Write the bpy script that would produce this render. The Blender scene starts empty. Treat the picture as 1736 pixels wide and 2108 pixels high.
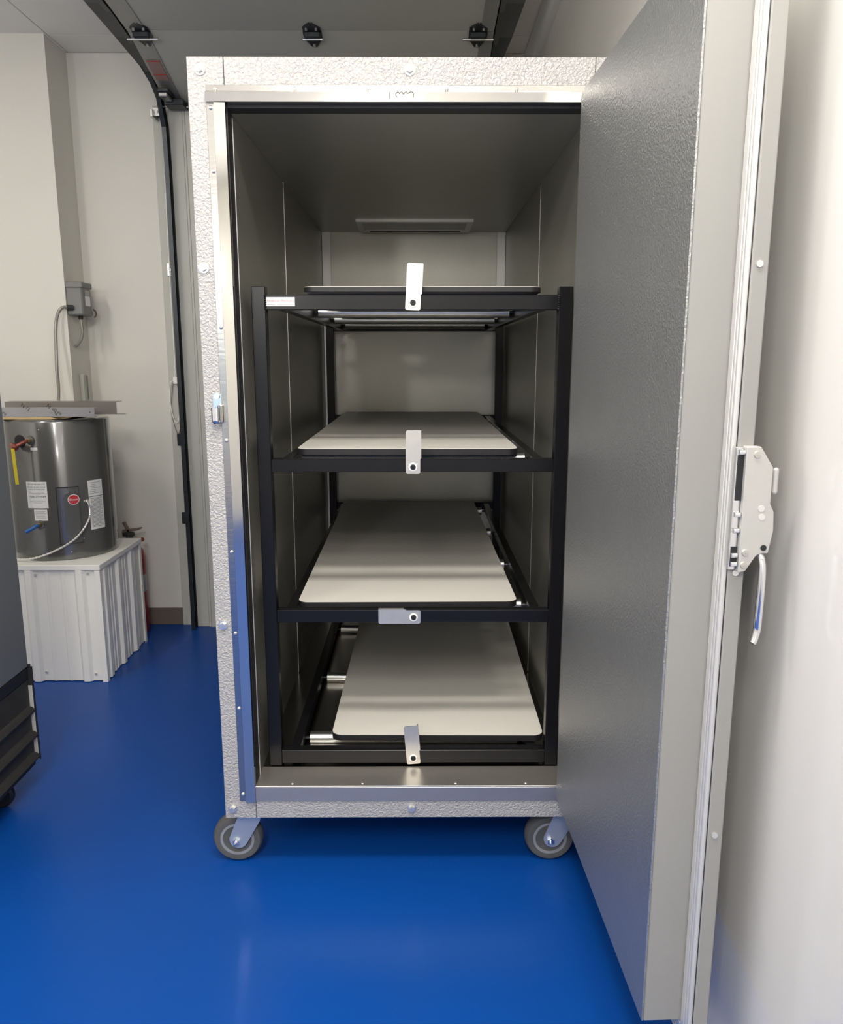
import bpy, bmesh, math, random
from mathutils import Vector, Matrix
random.seed(7)
PI = math.pi
S = bpy.context.scene
C = S.collection

# ------------------------------------------------------------------ camera
H0 = 1.58                                   # camera height; all heights below are from the floor
cam = bpy.data.cameras.new('camera'); camo = bpy.data.objects.new('camera', cam); C.objects.link(camo)
cam.sensor_fit = 'HORIZONTAL'; cam.sensor_width = 36; cam.lens = 36*1622.33/1736; cam.clip_start = .02
camo.location = (0, 0, H0); camo.rotation_euler = (PI/2-.1928, 0, -.0047)
S.camera = camo
# ------------------------------------------------------------------ world, lights, exposure
W = bpy.data.worlds.new('world'); S.world = W; W.use_nodes = True
W.node_tree.nodes['Background'].inputs[0].default_value = (.55, .62, .75, 1)
W.node_tree.nodes['Background'].inputs[1].default_value = .3
S.view_settings.view_transform = 'Standard'; S.view_settings.look = 'None'
S.view_settings.gamma = 1; S.view_settings.use_curve_mapping = False
S.view_settings.exposure = 0.0
def area(name, loc, sx, sy, power, col):
    l = bpy.data.lights.new(name, 'AREA'); l.shape = 'RECTANGLE'; l.size = sx; l.size_y = sy
    l.energy = power; l.color = col
    o = bpy.data.objects.new(name, l); C.objects.link(o); o.location = loc; return o
WARM = (1, .955, .885); COOL = (.93, .96, 1)
CEIL = 3.165
def fill_point(name, loc, power, col, r=.09):  # soft point light used for added fill, no fixture behind it
    l = bpy.data.lights.new(name, 'POINT'); l.shadow_soft_size = r; l.energy = power; l.color = col
    o = bpy.data.objects.new(name, l); C.objects.link(o); o.location = loc; return o
area('ceiling_lamp_near', (.02, .86, CEIL-.02), 1.0, .26, 45, WARM)
area('ceiling_lamp_left', (-2.2, 2.3, CEIL-.02), .16, 1.1, 20, WARM)
area('ceiling_lamp_rear', (-.32, -1.1, CEIL-.02), .34, 1.1, 78, WARM)
fill_point('fill_left', (-1.1, 1.35, CEIL-.7), 19, WARM)  # added fill for the left side and plinth front, not a real pendant
fill_point('fill_far_left', (-2.4, .9, CEIL-.65), 24, WARM)  # added fill that lifts the ceiling at left, no lamp hangs here
fill_point('fill_rear', (-1.3, -2.0, CEIL-.9), 62, WARM)  # added fill, lights the rear wall for soft bounce; no real pendant
fill_point('fill_behind', (-.1, -.7, CEIL-.75), 26, WARM)  # added ambient fill behind the camera, not an actual lamp
# daylight through the big window behind the camera
w_ = area('window_light', (-1.85, -3.42, 1.85), 1.1, 1.85, 2.2, (.72, .86, 1)); w_.rotation_euler = (PI/2, 0, 0)

# ------------------------------------------------------------------ materials
def mat(name, col, rough=.5, metal=0, bump=None, var=0, vscale=6, coat=0, spec=None, stretch=None, rvar=0, emit=None):
    m = bpy.data.materials.new(name); m.use_nodes = True; nt = m.node_tree; N = nt.nodes; L = nt.links
    b = N['Principled BSDF']; b.inputs['Base Color'].default_value = (*col, 1)
    b.inputs['Roughness'].default_value = rough; b.inputs['Metallic'].default_value = metal
    if coat: b.inputs['Coat Weight'].default_value = coat; b.inputs['Coat Roughness'].default_value = .08
    if spec is not None: b.inputs['Specular IOR Level'].default_value = spec
    if emit: b.inputs['Emission Color'].default_value = (*emit[0], 1); b.inputs['Emission Strength'].default_value = emit[1]
    tc = N.new('ShaderNodeTexCoord'); src = tc.outputs['Object']
    if stretch:
        mp = N.new('ShaderNodeMapping'); mp.inputs['Scale'].default_value = stretch
        L.new(src, mp.inputs[0]); src = mp.outputs[0]
    if var:
        n = N.new('ShaderNodeTexNoise'); n.inputs['Scale'].default_value = vscale; n.inputs['Detail'].default_value = 4
        L.new(src, n.inputs['Vector']); r = N.new('ShaderNodeMix'); r.data_type = 'RGBA'
        r.inputs[6].default_value = (*[c*(1-var) for c in col], 1); r.inputs[7].default_value = (*[min(1, c*(1+var)) for c in col], 1)
        L.new(n.outputs['Fac'], r.inputs[0]); L.new(r.outputs[2], b.inputs['Base Color'])
        if rvar:
            mr = N.new('ShaderNodeMapRange'); mr.inputs[3].default_value = max(.02, rough-rvar); mr.inputs[4].default_value = rough+rvar
            L.new(n.outputs['Fac'], mr.inputs[0]); L.new(mr.outputs[0], b.inputs['Roughness'])
    if bump:
        sc, st, dist, det = bump
        n = N.new('ShaderNodeTexNoise'); n.inputs['Scale'].default_value = sc; n.inputs['Detail'].default_value = det
        n.inputs['Distortion'].default_value = .6
        L.new(src, n.inputs['Vector']); bp = N.new('ShaderNodeBump'); bp.inputs['Strength'].default_value = st
        bp.inputs['Distance'].default_value = dist
        L.new(n.outputs['Fac'], bp.inputs['Height']); L.new(bp.outputs[0], b.inputs['Normal'])
    return m
M = {}
M['floor'] = mat('blue_epoxy', (.003, .060, .30), .34, 0, (5, .12, .01, 3), .06, 1.2, spec=.22)
M['wall'] = mat('cream_paint', (.70, .68, .62), .6, 0, (60, .08, .002, 2), .02, 3)
M['wall_gloss'] = mat('white_gloss_panel', (.72, .70, .66), .06, 0, (7, .08, .006, 2), .02, 2)
M['ceiling'] = mat('ceiling_board', (.84, .82, .77), .8, 0, (90, .1, .002, 3), .03, 4)
M['groove'] = mat('dark_joint', (.28, .26, .23), .9)
M['stucco'] = mat('embossed_aluminium', (.42, .41, .395), .46, .15, (150, .7, .006, 1), .03, 12)
M['liner'] = mat('galvanised_liner', (.43, .42, .375), .4, .85, (240, .35, .001, 2), .06, 9)
M['door_skin'] = mat('galvanised_door_skin', (.40, .405, .40), .38, .75, (170, .6, .003, 2), .05, 9)
M['mirror'] = mat('bright_stainless', (.66, .64, .595), .1, 1, (5, .25, .008, 2), .03, 3, stretch=(1, 1, .35))
M['brushed'] = mat('brushed_stainless', (.46, .44, .41), .22, 1, (14, .06, .004, 3), .05, 8, stretch=(1, 6, 6))
M['vinyl'] = mat('grey_vinyl', (.29, .285, .265), .5, 0, None, .03, 5)
M['sill'] = mat('dull_stainless', (.50, .47, .43), .36, .8, (14, .06, .004, 3), .06, 8, stretch=(1, 6, 6))
M['pale'] = mat('pale_aluminium', (.72, .71, .68), .38, .5, None, .03, 14)
M['gasket'] = mat('black_rubber', (.012, .012, .014), .55)
M['black'] = mat('black_gloss_paint', (.008, .008, .009), .26, 0, None, .1, 20, spec=.25)
M['tray_top'] = mat('grey_laminate', (.79, .76, .69), .5, 0, (300, .05, .0005, 2), .02, 30)
M['tray_edge'] = mat('black_tray_edge', (.014, .013, .014), .5, 0, None, .4, 60)
M['roller'] = mat('steel_roller', (.62, .62, .60), .28, .95, None, .08, 30)
M['tab'] = mat('zinc_tab', (.58, .56, .51), .38, .7, None, .08, 40)
M['chrome'] = mat('chrome', (.85, .85, .86), .08, 1)
M['cast'] = mat('cast_zinc', (.52, .51, .475), .42, .35, (60, .1, .001, 3), .04, 40)
M['bolt'] = mat('zinc_bolt', (.80, .79, .75), .28, .85)
M['tyre'] = mat('grey_rubber', (.10, .10, .095), .6, 0, None, .1, 30)
M['hub'] = mat('grey_hub_plastic', (.27, .28, .30), .4)
M['fork'] = mat('zinc_fork', (.50, .55, .62), .35, .6, None, .08, 20)
M['tank'] = mat('grey_tank_enamel', (.12, .12, .115), .2, .3, None, .04, 6, coat=1, spec=.8)
M['white'] = mat('white_sheet_metal', (.92, .91, .86), .4, 0, None, .02, 6)
M['sticker'] = mat('white_label', (.82, .82, .80), .5)
M['ink'] = mat('black_ink', (.03, .03, .03), .6)
M['greyink'] = mat('grey_ink', (.36, .36, .36), .6)
M['red'] = mat('red_print', (.55, .03, .04), .45)
M['redink'] = mat('faded_red_ink', (.50, .16, .20), .6)
M['copper'] = mat('red_copper', (.27, .07, .045), .35, .3)
M['brass'] = mat('brass', (.45, .36, .18), .35, .9)
M['blue'] = mat('blue_pipe', (.02, .13, .42), .4)
M['yellow'] = mat('yellow_tag', (.68, .56, .03), .5, 0, None, .12, 90)
M['flash'] = mat('film_covered_flashing', (.36, .36, .37), .35, .4, None, .04, 10)
M['flash2'] = mat('dull_flashing', (.22, .20, .18), .4, .4, None, .05, 10)
M['card'] = mat('cardboard', (.56, .42, .22), .8, 0, None, .1, 30)
M['boxgrey'] = mat('grey_switch_box', (.20, .20, .19), .5, 0, None, .04, 30)
M['conduit'] = mat('grey_conduit', (.28, .27, .24), .4, .3)
M['extred'] = mat('extinguisher_red', (.32, .015, .015), .3)
M['brown'] = mat('brown_vinyl_base', (.16, .125, .10), .5)
M['track'] = mat('dark_track_steel', (.05, .055, .06), .35, .7, None, .2, 20)
M['ohdoor'] = mat('grey_door_skin', (.42, .42, .385), .5, 0, (120, .1, .001, 2), .03, 5)
M['ohstile'] = mat('galvanised_stile', (.30, .30, .29), .4, .5, None, .08, 20)
M['jamb'] = mat('jamb_vinyl', (.50, .50, .45), .5, 0, None, .03, 6)
M['unit'] = mat('dark_grey_steel', (.18, .19, .20), .38, .3, None, .05, 6)
M['bellows'] = mat('black_bellows_fabric', (.022, .021, .019), .75, 0, (40, .3, .004, 4), .2, 14)
M['redlabel'] = mat('warning_label', (.27, .17, .15), .5)
M['glasslit'] = mat('daylight_pane', (.3, .4, .5), .1, emit=((.55, .72, .95), .3))
M['frame'] = mat('white_frame', (.8, .8, .78), .4)

# ------------------------------------------------------------------ mesh helpers
def bx(bm, x0, x1, y0, y1, z0, z1, bev=0, seg=1, mi=0):
    r = bmesh.ops.create_cube(bm, size=1)
    mtx = Matrix.Translation(((x0+x1)/2, (y0+y1)/2, (z0+z1)/2)) @ Matrix.Diagonal((abs(x1-x0), abs(y1-y0), abs(z1-z0), 1))
    bmesh.ops.transform(bm, matrix=mtx, verts=r['verts'])
    if bev:
        ed = {e for v in r['verts'] for e in v.link_edges}
        bmesh.ops.bevel(bm, geom=list(ed), offset=bev, segments=seg, profile=.5, affect='EDGES')
    return bm
def cyl(bm, p, q, r, n=16, r2=None, caps=True):
    p, q = Vector(p), Vector(q); d = q-p
    rot = d.to_track_quat('Z', 'Y').to_matrix().to_4x4()
    bmesh.ops.create_cone(bm, cap_ends=caps, segments=n, radius1=r, radius2=r if r2 is None else r2, depth=d.length,
                          matrix=Matrix.Translation((p+q)/2) @ rot)
    return bm
def sph(bm, c, r, sc=(1, 1, 1), n=10):
    bmesh.ops.create_uvsphere(bm, u_segments=n, v_segments=max(5, n//2+1), radius=r, matrix=Matrix.Translation(c) @ Matrix.Diagonal((*sc, 1)))
    return bm
def prism(bm, pts, axis, a, b, bev=0):
    """closed outline pts (2-D) extruded along axis from a to b"""
    def P(u, v, t): return {'x': (t, u, v), 'y': (u, t, v), 'z': (u, v, t)}[axis]
    v0 = [bm.verts.new(P(u, v, a)) for u, v in pts]; v1 = [bm.verts.new(P(u, v, b)) for u, v in pts]
    n = len(pts); bm.faces.new(v0); bm.faces.new(v1[::-1])
    for i in range(n): bm.faces.new((v0[i], v1[i], v1[(i+1) % n], v0[(i+1) % n]))
    bmesh.ops.recalc_face_normals(bm, faces=bm.faces)
    if bev:
        ed = {e for v in v0+v1 for e in v.link_edges if len(e.link_faces) == 2}
        bmesh.ops.bevel(bm, geom=list(ed), offset=bev, segments=1, affect='EDGES')
    return bm
def lathe(bm, prof, c=(0, 0, 0), n=40, axis='z'):
    rings = []
    for r, z in prof:
        ring = []
        for k in range(n):
            a = 2*PI*k/n; u, v = r*math.cos(a), r*math.sin(a)
            p = (u, v, z) if axis == 'z' else (u, z, v)
            ring.append(bm.verts.new((c[0]+p[0], c[1]+p[1], c[2]+p[2])))
        rings.append(ring)
    for a, b in zip(rings, rings[1:]):
        for k in range(n): bm.faces.new((a[k], a[(k+1) % n], b[(k+1) % n], b[k]))
    if prof[0][0] > 1e-4: bm.faces.new(rings[0])
    if prof[-1][0] > 1e-4: bm.faces.new(rings[-1])
    bmesh.ops.remove_doubles(bm, verts=bm.verts, dist=1e-5)
    bmesh.ops.recalc_face_normals(bm, faces=bm.faces)
    return bm
def smooth_pts(pts, k=6):
    out = []; P = [Vector(p) for p in pts]
    for i in range(len(P)-1):
        p0 = P[max(i-1, 0)]; p1 = P[i]; p2 = P[i+1]; p3 = P[min(i+2, len(P)-1)]
        for j in range(k):
            t = j/k
            out.append(.5*((2*p1)+(p2-p0)*t+(2*p0-5*p1+4*p2-p3)*t*t+(3*p1-p0-3*p2+p3)*t**3))
    out.append(P[-1]); return out
def tube(bm, pts, r, n=8, smooth=True):
    pts = smooth_pts(pts) if smooth else [Vector(p) for p in pts]
    rings = []; up = Vector((.3, .2, 1)).normalized()
    for i, p in enumerate(pts):
        d = (pts[min(i+1, len(pts)-1)]-pts[max(i-1, 0)]).normalized()
        a = d.cross(up); a = a.normalized() if a.length > .05 else d.cross(Vector((1, 0, 0))).normalized()
        b = d.cross(a).normalized(); rr = r(i/(len(pts)-1)) if callable(r) else r
        rings.append([bm.verts.new(p+a*rr*math.cos(2*PI*k/n)+b*rr*math.sin(2*PI*k/n)) for k in range(n)])
    for A, B in zip(rings, rings[1:]):
        for k in range(n): bm.faces.new((A[k], A[(k+1) % n], B[(k+1) % n], B[k]))
    bm.faces.new(rings[0]); bm.faces.new(rings[-1]); bmesh.ops.recalc_face_normals(bm, faces=bm.faces)
    return bm
def new(): return bmesh.new()
def worldloc(o):
    v = Vector((0, 0, 0))
    while o: v += o.location; o = o.parent
    return v
def obj(name, bm, m, parent=None, local=False, smooth=False, loc=None):
    """one mesh object; vertices are given in world space unless local"""
    me = bpy.data.meshes.new(name)
    if not local:
        off = worldloc(parent) if parent else Vector((0, 0, 0))
        if loc is not None: off = off*0+Vector(loc)
        bmesh.ops.translate(bm, verts=bm.verts, vec=-off)
    bm.to_mesh(me); bm.free(); me.materials.append(M[m] if isinstance(m, str) else m)
    if smooth:
        for p in me.polygons: p.use_smooth = True
        try: me.set_sharp_from_angle(angle=math.radians(40))
        except Exception: pass
    o = bpy.data.objects.new(name, me); C.objects.link(o)
    if parent: o.parent = parent
    if loc is not None:
        o.location = Vector(loc)-(worldloc(parent) if parent else Vector((0, 0, 0)))
    return o
def box(name, m, parent, x0, x1, y0, y1, z0, z1, bev=.0015, **k):
    return obj(name, bx(new(), x0, x1, y0, y1, z0, z1, bev), m, parent, **k)
def tag(o, label, cat, group=None):
    o['label'] = label; o['category'] = cat
    if group: o['group'] = group
    return o
def thing(name, label, cat, loc, group=None, rz=0):
    o = bpy.data.objects.new(name, None); C.objects.link(o); o.location = loc; o.rotation_euler = (0, 0, rz)
    o.empty_display_size = .1
    return tag(o, label, cat, group)
def struct(o): o['kind'] = 'structure'; return o
def text_bm(s, size, ax='CENTER'):
    cu = bpy.data.curves.new('t', 'FONT'); cu.body = s; cu.size = size; cu.align_x = ax; cu.align_y = 'CENTER'
    cu.resolution_u = 3
    o = bpy.data.objects.new('t', cu); C.objects.link(o)
    me = bpy.data.meshes.new_from_object(o); bm = new(); bm.from_mesh(me)
    bpy.data.objects.remove(o); bpy.data.curves.remove(cu); bpy.data.meshes.remove(me)
    return bm
def place2d(bm, f):
    for v in bm.verts: v.co = Vector(f(v.co.x, v.co.y, v.co.z))
    return bm
def merge(dst, src):
    me = bpy.data.meshes.new('x'); src.to_mesh(me); src.free(); dst.from_mesh(me); bpy.data.meshes.remove(me); return dst

# ------------------------------------------------------------------ room shell
YB = 4.563; XR = .632; XL = -3.3; YF = -3.5; XBUMP = -1.86; YBUMP = 4.31
OX0, OX1, OZ = -1.22, .40, 2.90            # doorway in the back wall
struct(box('floor', 'floor', None, XL-.1, XR+.1, YF-.1, 5.3, -.1, 0, 0))
b = new()
bx(b, XBUMP, OX0, YB, YB+.15, 0, CEIL)                         # left of the doorway
bx(b, OX0, OX1, YB, YB+.15, OZ, CEIL); bx(b, OX1, XR, YB, YB+.15, 0, CEIL)
struct(obj('wall_back', b, 'wall'))
struct(box('wall_back_projection', 'wall', None, XL, XBUMP, YBUMP, YB+.15, 0, CEIL, 0)).name = 'wall_back_left'
b = new(); bx(b, OX0-.15, OX0, YB+.15, 5.2, 0, CEIL); bx(b, OX1, OX1+.15, YB+.15, 5.2, 0, CEIL); bx(b, OX0-.15, OX1+.15, 5.2, 5.3, 0, CEIL)
bx(b, OX0, OX1, YB+.15, 5.2, OZ, OZ+.1)
struct(obj('wall_outer', b, 'jamb'))
struct(box('wall_left', 'wall', None, XL-.1, XL, YF, YB+.15, 0, CEIL, 0))
struct(box('wall_right', 'wall_gloss', None, XR, XR+.1, YF, YB+.15, 0, CEIL, 0))
struct(box('wall_rear', 'wall', None, XL, XR, YF-.1, YF, 0, CEIL, 0))
ceil = struct(box('ceiling', 'groove', None, XL, XR, YF, YB+.15, CEIL+.008, CEIL+.1, 0))
tiles = {}
T = .57; gx = [-1.85+T*k for k in range(-3, 6)]; gy = [4.33-T*k for k in range(-1, 14)]
for i in range(len(gx)-1):
    for j in range(len(gy)-1):
        x0, x1 = max(gx[i], XL), min(gx[i+1], XR); y1, y0 = min(gy[j], YB), max(gy[j+1], YF)
        if x1-x0 < .02 or y1-y0 < .02: continue
        key = (round(x1-x0, 3), round(y1-y0, 3))
        if key not in tiles:
            o = obj('ceiling_tile', bx(new(), x0+.0025, x1-.0025, y0+.0025, y1-.0025, CEIL, CEIL+.008, .001), 'ceiling', ceil, loc=((x0+x1)/2, (y0+y1)/2, CEIL))
            tiles[key] = o
        else:
            o = tiles[key].copy(); C.objects.link(o); o.parent = ceil; o.location = ((x0+x1)/2, (y0+y1)/2, CEIL)
struct(box('baseboard_back', 'brown', None, XBUMP, -1.415, YB-.008, YB, 0, .104, .001))
b = new(); prism(b, [(.565, CEIL), (XR, CEIL), (XR, CEIL-.05), (.60, CEIL-.05), (.565, CEIL-.012)], 'y', YF, YB)
struct(obj('trim_2', b, 'frame'))
# doorway jamb with its moulded lines
jb = struct(obj('trim_1', bx(new(), -1.415, -1.325, YB-.02, YB, 0, OZ, .002), 'jamb'))
box('jamb_board', 'jamb', jb, -1.325, -1.25, YB-.05, YB, 0, OZ, .002)
box('jamb_stop', 'jamb', jb, -1.248, -1.235, YB-.058, YB, 0, OZ, .002)
box('jamb_stop', 'jamb', jb, -1.233, -1.205, YB-.064, YB, 0, OZ, .003)
box('weather_seal', 'gasket', jb, -1.205, -1.15, YB-.066, YB+.02, 0, OZ, .003)
# window in the rear wall (seen only as a reflection)
w = struct(box('window_1', 'glasslit', None, -2.4, -1.3, YF+.005, YF+.012, .9, 2.75, 0))
b = new(); bx(b, -2.46, -2.4, YF, YF+.04, .84, 2.81); bx(b, -1.3, -1.24, YF, YF+.04, .84, 2.81); bx(b, -2.4, -1.3, YF, YF+.04, .84, .9); bx(b, -2.4, -1.3, YF, YF+.04, 2.75, 2.81); bx(b, -1.87, -1.83, YF, YF+.04, .9, 2.75)
obj('window_frame', b, 'frame', w)

# ------------------------------------------------------------------ raised overhead door
dw0, dw1 = -1.305, .345
D1 = bpy.data.objects.new('door_1', None); C.objects.link(D1); struct(D1); D1.location = (-.48, 4.45, OZ-.02)
prof = [(4.45, 2.885), (3.90, 3.028), (3.335, 3.075), (2.765, 3.085), (2.195, 3.09)]
def section(p, q, x0, x1, t0, t1):
    """slab between two points of the y-z profile, t = offset along the upward normal"""
    (ya, za), (yb, zb) = p, q; dy, dz = yb-ya, zb-za; L = math.hypot(dy, dz); ny, nz = dz/L, -dy/L
    if nz < 0: ny, nz = -ny, -nz
    g = .002; ya += dy/L*g; za += dz/L*g; yb -= dy/L*g; zb -= dz/L*g
    pts = [(ya+ny*t0, za+nz*t0), (yb+ny*t0, zb+nz*t0), (yb+ny*t1, zb+nz*t1), (ya+ny*t1, za+nz*t1)]
    return prism(new(), pts, 'x', x0, x1)
for i in range(4):
    pn = obj('door_panel', section(prof[i], prof[i+1], dw0, dw1, 0, .045), 'ohdoor', D1)
    for x0, x1 in ((dw0, dw0+.085), (dw1-.06, dw1)):
        obj('end_stile', section(prof[i], prof[i+1], x0, x1, -.004, 0), 'ohstile', pn)
obj('bottom_seal', bx(new(), dw0, dw1, 4.44, 4.485, 2.86, 2.90, .008), 'gasket', D1)
box('warning_label', 'redlabel', D1, dw0+.012, dw0+.075, 4.10, 4.25, 2.95, 2.951, 0)
lb = [o for o in D1.children if o.name.startswith('warning_label')][0]
# pale hinge plate on the upper section's stile
box('stile_plate', 'pale', D1, dw0+.004, dw0+.085, 3.40, 3.665, 3.05, 3.052, 0)
# tilt the label with the section it is stuck to
me = lb.data; a = math.atan2(3.028-2.885, 3.90-4.45)
for v in me.vertices:
    y = v.co.y+D1.location.y; z = v.co.z+D1.location.z
    zz = 2.885+(4.45-y)*(3.028-2.885)/.55-.006+(z-2.95); v.co.z = zz-D1.location.z
def leaf(x, p, q, pts):
    """flat steel leaf on the underside of a door section; pts are (across, along from p towards q)"""
    (ya, za), (yb, zb) = p, q; dy, dz = yb-ya, zb-za; L = math.hypot(dy, dz); uy, uz = dy/L, dz/L
    ny, nz = (-uz, uy) if uy > 0 else (uz, -uy)          # upward normal
    b = new(); lo = [b.verts.new((x+u, ya+uy*t-ny*.006, za+uz*t-nz*.006)) for u, t in pts]; hi = [b.verts.new((x+u, ya+uy*t-ny*.001, za+uz*t-nz*.001)) for u, t in pts]
    b.faces.new(lo); b.faces.new(hi[::-1]); n = len(pts)
    for k in range(n): b.faces.new((lo[k], hi[k], hi[(k+1) % n], lo[(k+1) % n]))
    bmesh.ops.recalc_face_normals(b, faces=b.faces); return b
def hinge(x, k, pin=0):
    P, A, B = prof[k], prof[k-1], prof[k+1]
    h = obj('hinge', leaf(x, P, A, [(-.042, 0), (.042, 0), (.042, .045), (.012, .105), (-.012, .105), (-.042, .045)]), 'track', D1)
    obj('hinge_leaf', leaf(x, P, B, [(-.040, 0), (.040, 0), (.040, .03), (.022, .052), (.004, .075), (0, .05), (-.004, .075), (-.022, .06), (-.040, .035)]), 'track', h)
    y, z = P
    obj('knuckle', bx(new(), x-.038, x+.038, y-.006, y+.016, z-.032, z-.003, .006), 'track', h)
    obj('hinge_pin', cyl(new(), (x-.045-pin, y+.018, z-.030), (x+.045+pin, y+.018, z-.030), .006, 8), 'roller', h, smooth=True)
    for dx, dy, q in ((0, .085, -1), (-.022, -.035, 1), (.022, -.035, 1)):
        zz = z-.008+(dy*(2.885-3.028)/.55 if dy > 0 else 0)
        obj('hinge_screw', cyl(new(), (x+dx, y+dy, zz-.006), (x+dx, y+dy, zz+.004), .006, 6), 'roller', h)
for x, pn_ in ((-1.245, .025), (-.475, 0), (.275, .025)): hinge(x, 1, pn_)
for x, pn_ in ((-1.245, .025), (-.475, 0), (.275, .025)): hinge(x, 2, pn_)
for y0 in (4.10, 4.20):
    zz = 2.885+(4.45-y0)*(3.028-2.885)/.55-.0075
    obj('label_border', bx(new(), dw0+.012, dw0+.075, y0, y0+.010, zz-.001, zz), 'red', lb)
# bottom bracket with its roller stem and cable clip
b = new(); bx(b, -1.30, -1.245, 4.27, 4.38, 2.885, 2.905, .003); bx(b, -1.30, -1.20, 4.37, 4.455, 2.855, 2.885, .004)
bb = obj('bottom_bracket', b, 'track', D1)
obj('clip', bx(new(), -1.297, -1.253, 4.275, 4.36, 2.865, 2.886, .004), 'roller', bb)
obj('roller_stem', cyl(new(), (-1.335, 4.43, 2.862), (-1.19, 4.43, 2.862), .005, 8), 'roller', bb)
# tracks
def track(x, s):
    """s=-1 left, +1 right: channel that climbs the jamb and turns to run under the ceiling"""
    path = [(4.50, .0), (4.50, 1.2), (4.50, 2.60), (4.485, 2.78), (4.41, 2.92), (4.25, 3.01), (4.03, 3.06), (3.75, 3.09), (3.3, 3.10), (2.05, 3.105)]
    b = new()
    def rib(x0, x1, o0, o1):
        A = []
        for i, (y, z) in enumerate(path):
            p = path[max(i-1, 0)]; q = path[min(i+1, len(path)-1)]; dy, dz = q[0]-p[0], q[1]-p[1]; L = math.hypot(dy, dz)
            ny, nz = -dz/L, dy/L   # towards the room / downwards
            A.append([b.verts.new((xx, y+ny*o, z+nz*o)) for xx, o in ((x0, o0), (x1, o0), (x1, o1), (x0, o1))])
        for P, Q in zip(A, A[1:]):
            for k in range(4): b.faces.new((P[k], P[(k+1) % 4], Q[(k+1) % 4], Q[k]))
        b.faces.new(A[0]); b.faces.new(A[-1])
    rib(x, x+s*.003, -.012, .045); rib(x-s*.020, x+s*.002, .043, .047); rib(x-s*.020, x, -.012, -.008)
    bmesh.ops.recalc_face_normals(b, faces=b.faces)
    t = obj('door_track', b, 'track', D1)
    b = new(); sec = [(2.05, 3.095, .105), (3.3, 3.09, .10), (3.75, 3.08, .09), (4.03, 3.048, .07), (4.25, 2.997, .035), (4.38, 2.93, .012)]; A = []
    for y, z, w in sec: A.append([b.verts.new((xx, y, zz)) for xx, zz in ((x+s*.004, z), (x+s*w, z), (x+s*w, z+.004), (x+s*.004, z+.004))])
    for P, Q in zip(A, A[1:]):
        for k in range(4): b.faces.new((P[k], P[(k+1) % 4], Q[(k+1) % 4], Q[k]))
    b.faces.new(A[0]); b.faces.new(A[-1]); bmesh.ops.recalc_face_normals(b, faces=b.faces)
    obj('track_angle', b, 'track', t)
    return t
tl = track(-1.338, -1); track(.372, 1)
for z, m_ in ((2.06, 'roller'), (1.12, 'track'), (.66, 'track')):
    b = bx(new(), -1.385, -1.34, 4.535, 4.541, z-.035, z+.035, .002); bx(b, -1.352, -1.341, 4.495, 4.541, z-.03, z+.03, .001); cyl(b, (-1.365, 4.53, z), (-1.365, 4.537, z), .007, 6)
    obj('track_bracket', b, m_, tl)
b = bx(new(), -1.40, -1.338, 4.47, 4.475, 2.83, 2.87, .001); bx(b, -1.40, -1.385, 4.45, 4.54, 2.82, 2.86, .002); cyl(b, (-1.37, 4.46, 2.85), (-1.37, 4.48, 2.85), .009, 6)
obj('cable_bracket', b, 'roller', tl)

# coiled door cord hanging beside the track
t = thing('pull_cord', 'thin pale cord looped in a coil on the jamb beside the dark door track', 'cord', (-1.385, 4.53, 1.3))
b = new(); tube(b, [(-1.365, 4.53, 2.55), (-1.37, 4.53, 2.0), (-1.37, 4.53, 1.6), (-1.375, 4.53, 1.47), (-1.40, 4.53, 1.44), (-1.41, 4.53, 1.34), (-1.395, 4.53, 1.24), (-1.372, 4.53, 1.22), (-1.358, 4.53, 1.30), (-1.362, 4.53, 1.44), (-1.385, 4.53, 1.46)], .0028, 6)
obj('loop', b, 'white', t, smooth=True)
b = new(); tube(b, [(-1.385, 4.535, 1.46), (-1.408, 4.535, 1.30), (-1.39, 4.535, 1.18), (-1.372, 4.535, 1.16), (-1.356, 4.535, 1.24), (-1.365, 4.535, 1.45)], .0022, 6)
obj('loop', b, 'conduit', t, smooth=True)
obj('cleat', bx(new(), -1.385, -1.355, 4.522, 4.543, 1.435, 1.475, .004), 'white', t)

# ------------------------------------------------------------------ mobile cooler
XC = -.0197; YD = 2.2; HW = .5714
zt, zb = 2.336, .193; yb_out = 4.36
ST = .4782; TR = .525; OP = .4758; ZO = 2.2256; ZS = .3013
IN = .4765; ZI = 2.2181; YBI = 4.2697
co = thing('mobile_cooler', 'tall silver walk-up cooler cabinet on casters with its door wide open', 'cooler', (XC, (YD+yb_out)/2, 0))
# outer shell: three walls of embossed aluminium
box('side_panel', 'stucco', co, XC-HW, XC-HW+.04, YD+.03, yb_out, zb+.02, zt-.001, .003)
box('side_panel', 'stucco', co, XC+HW-.04, XC+HW, YD+.03, yb_out, zb+.02, zt-.001, .003)
box('roof_panel', 'stucco', co, XC-HW+.04, XC+HW-.04, YD+.03, yb_out, ZI+.03, zt, .003)
box('back_panel', 'stucco', co, XC-HW+.04, XC+HW-.04, YBI+.03, yb_out, zb+.02, ZI+.03, .003)
box('floor_pan', 'stucco', co, XC-HW+.04, XC+HW-.04, YD+.03, YBI+.03, zb+.02, ZS-.03, .003)
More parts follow.
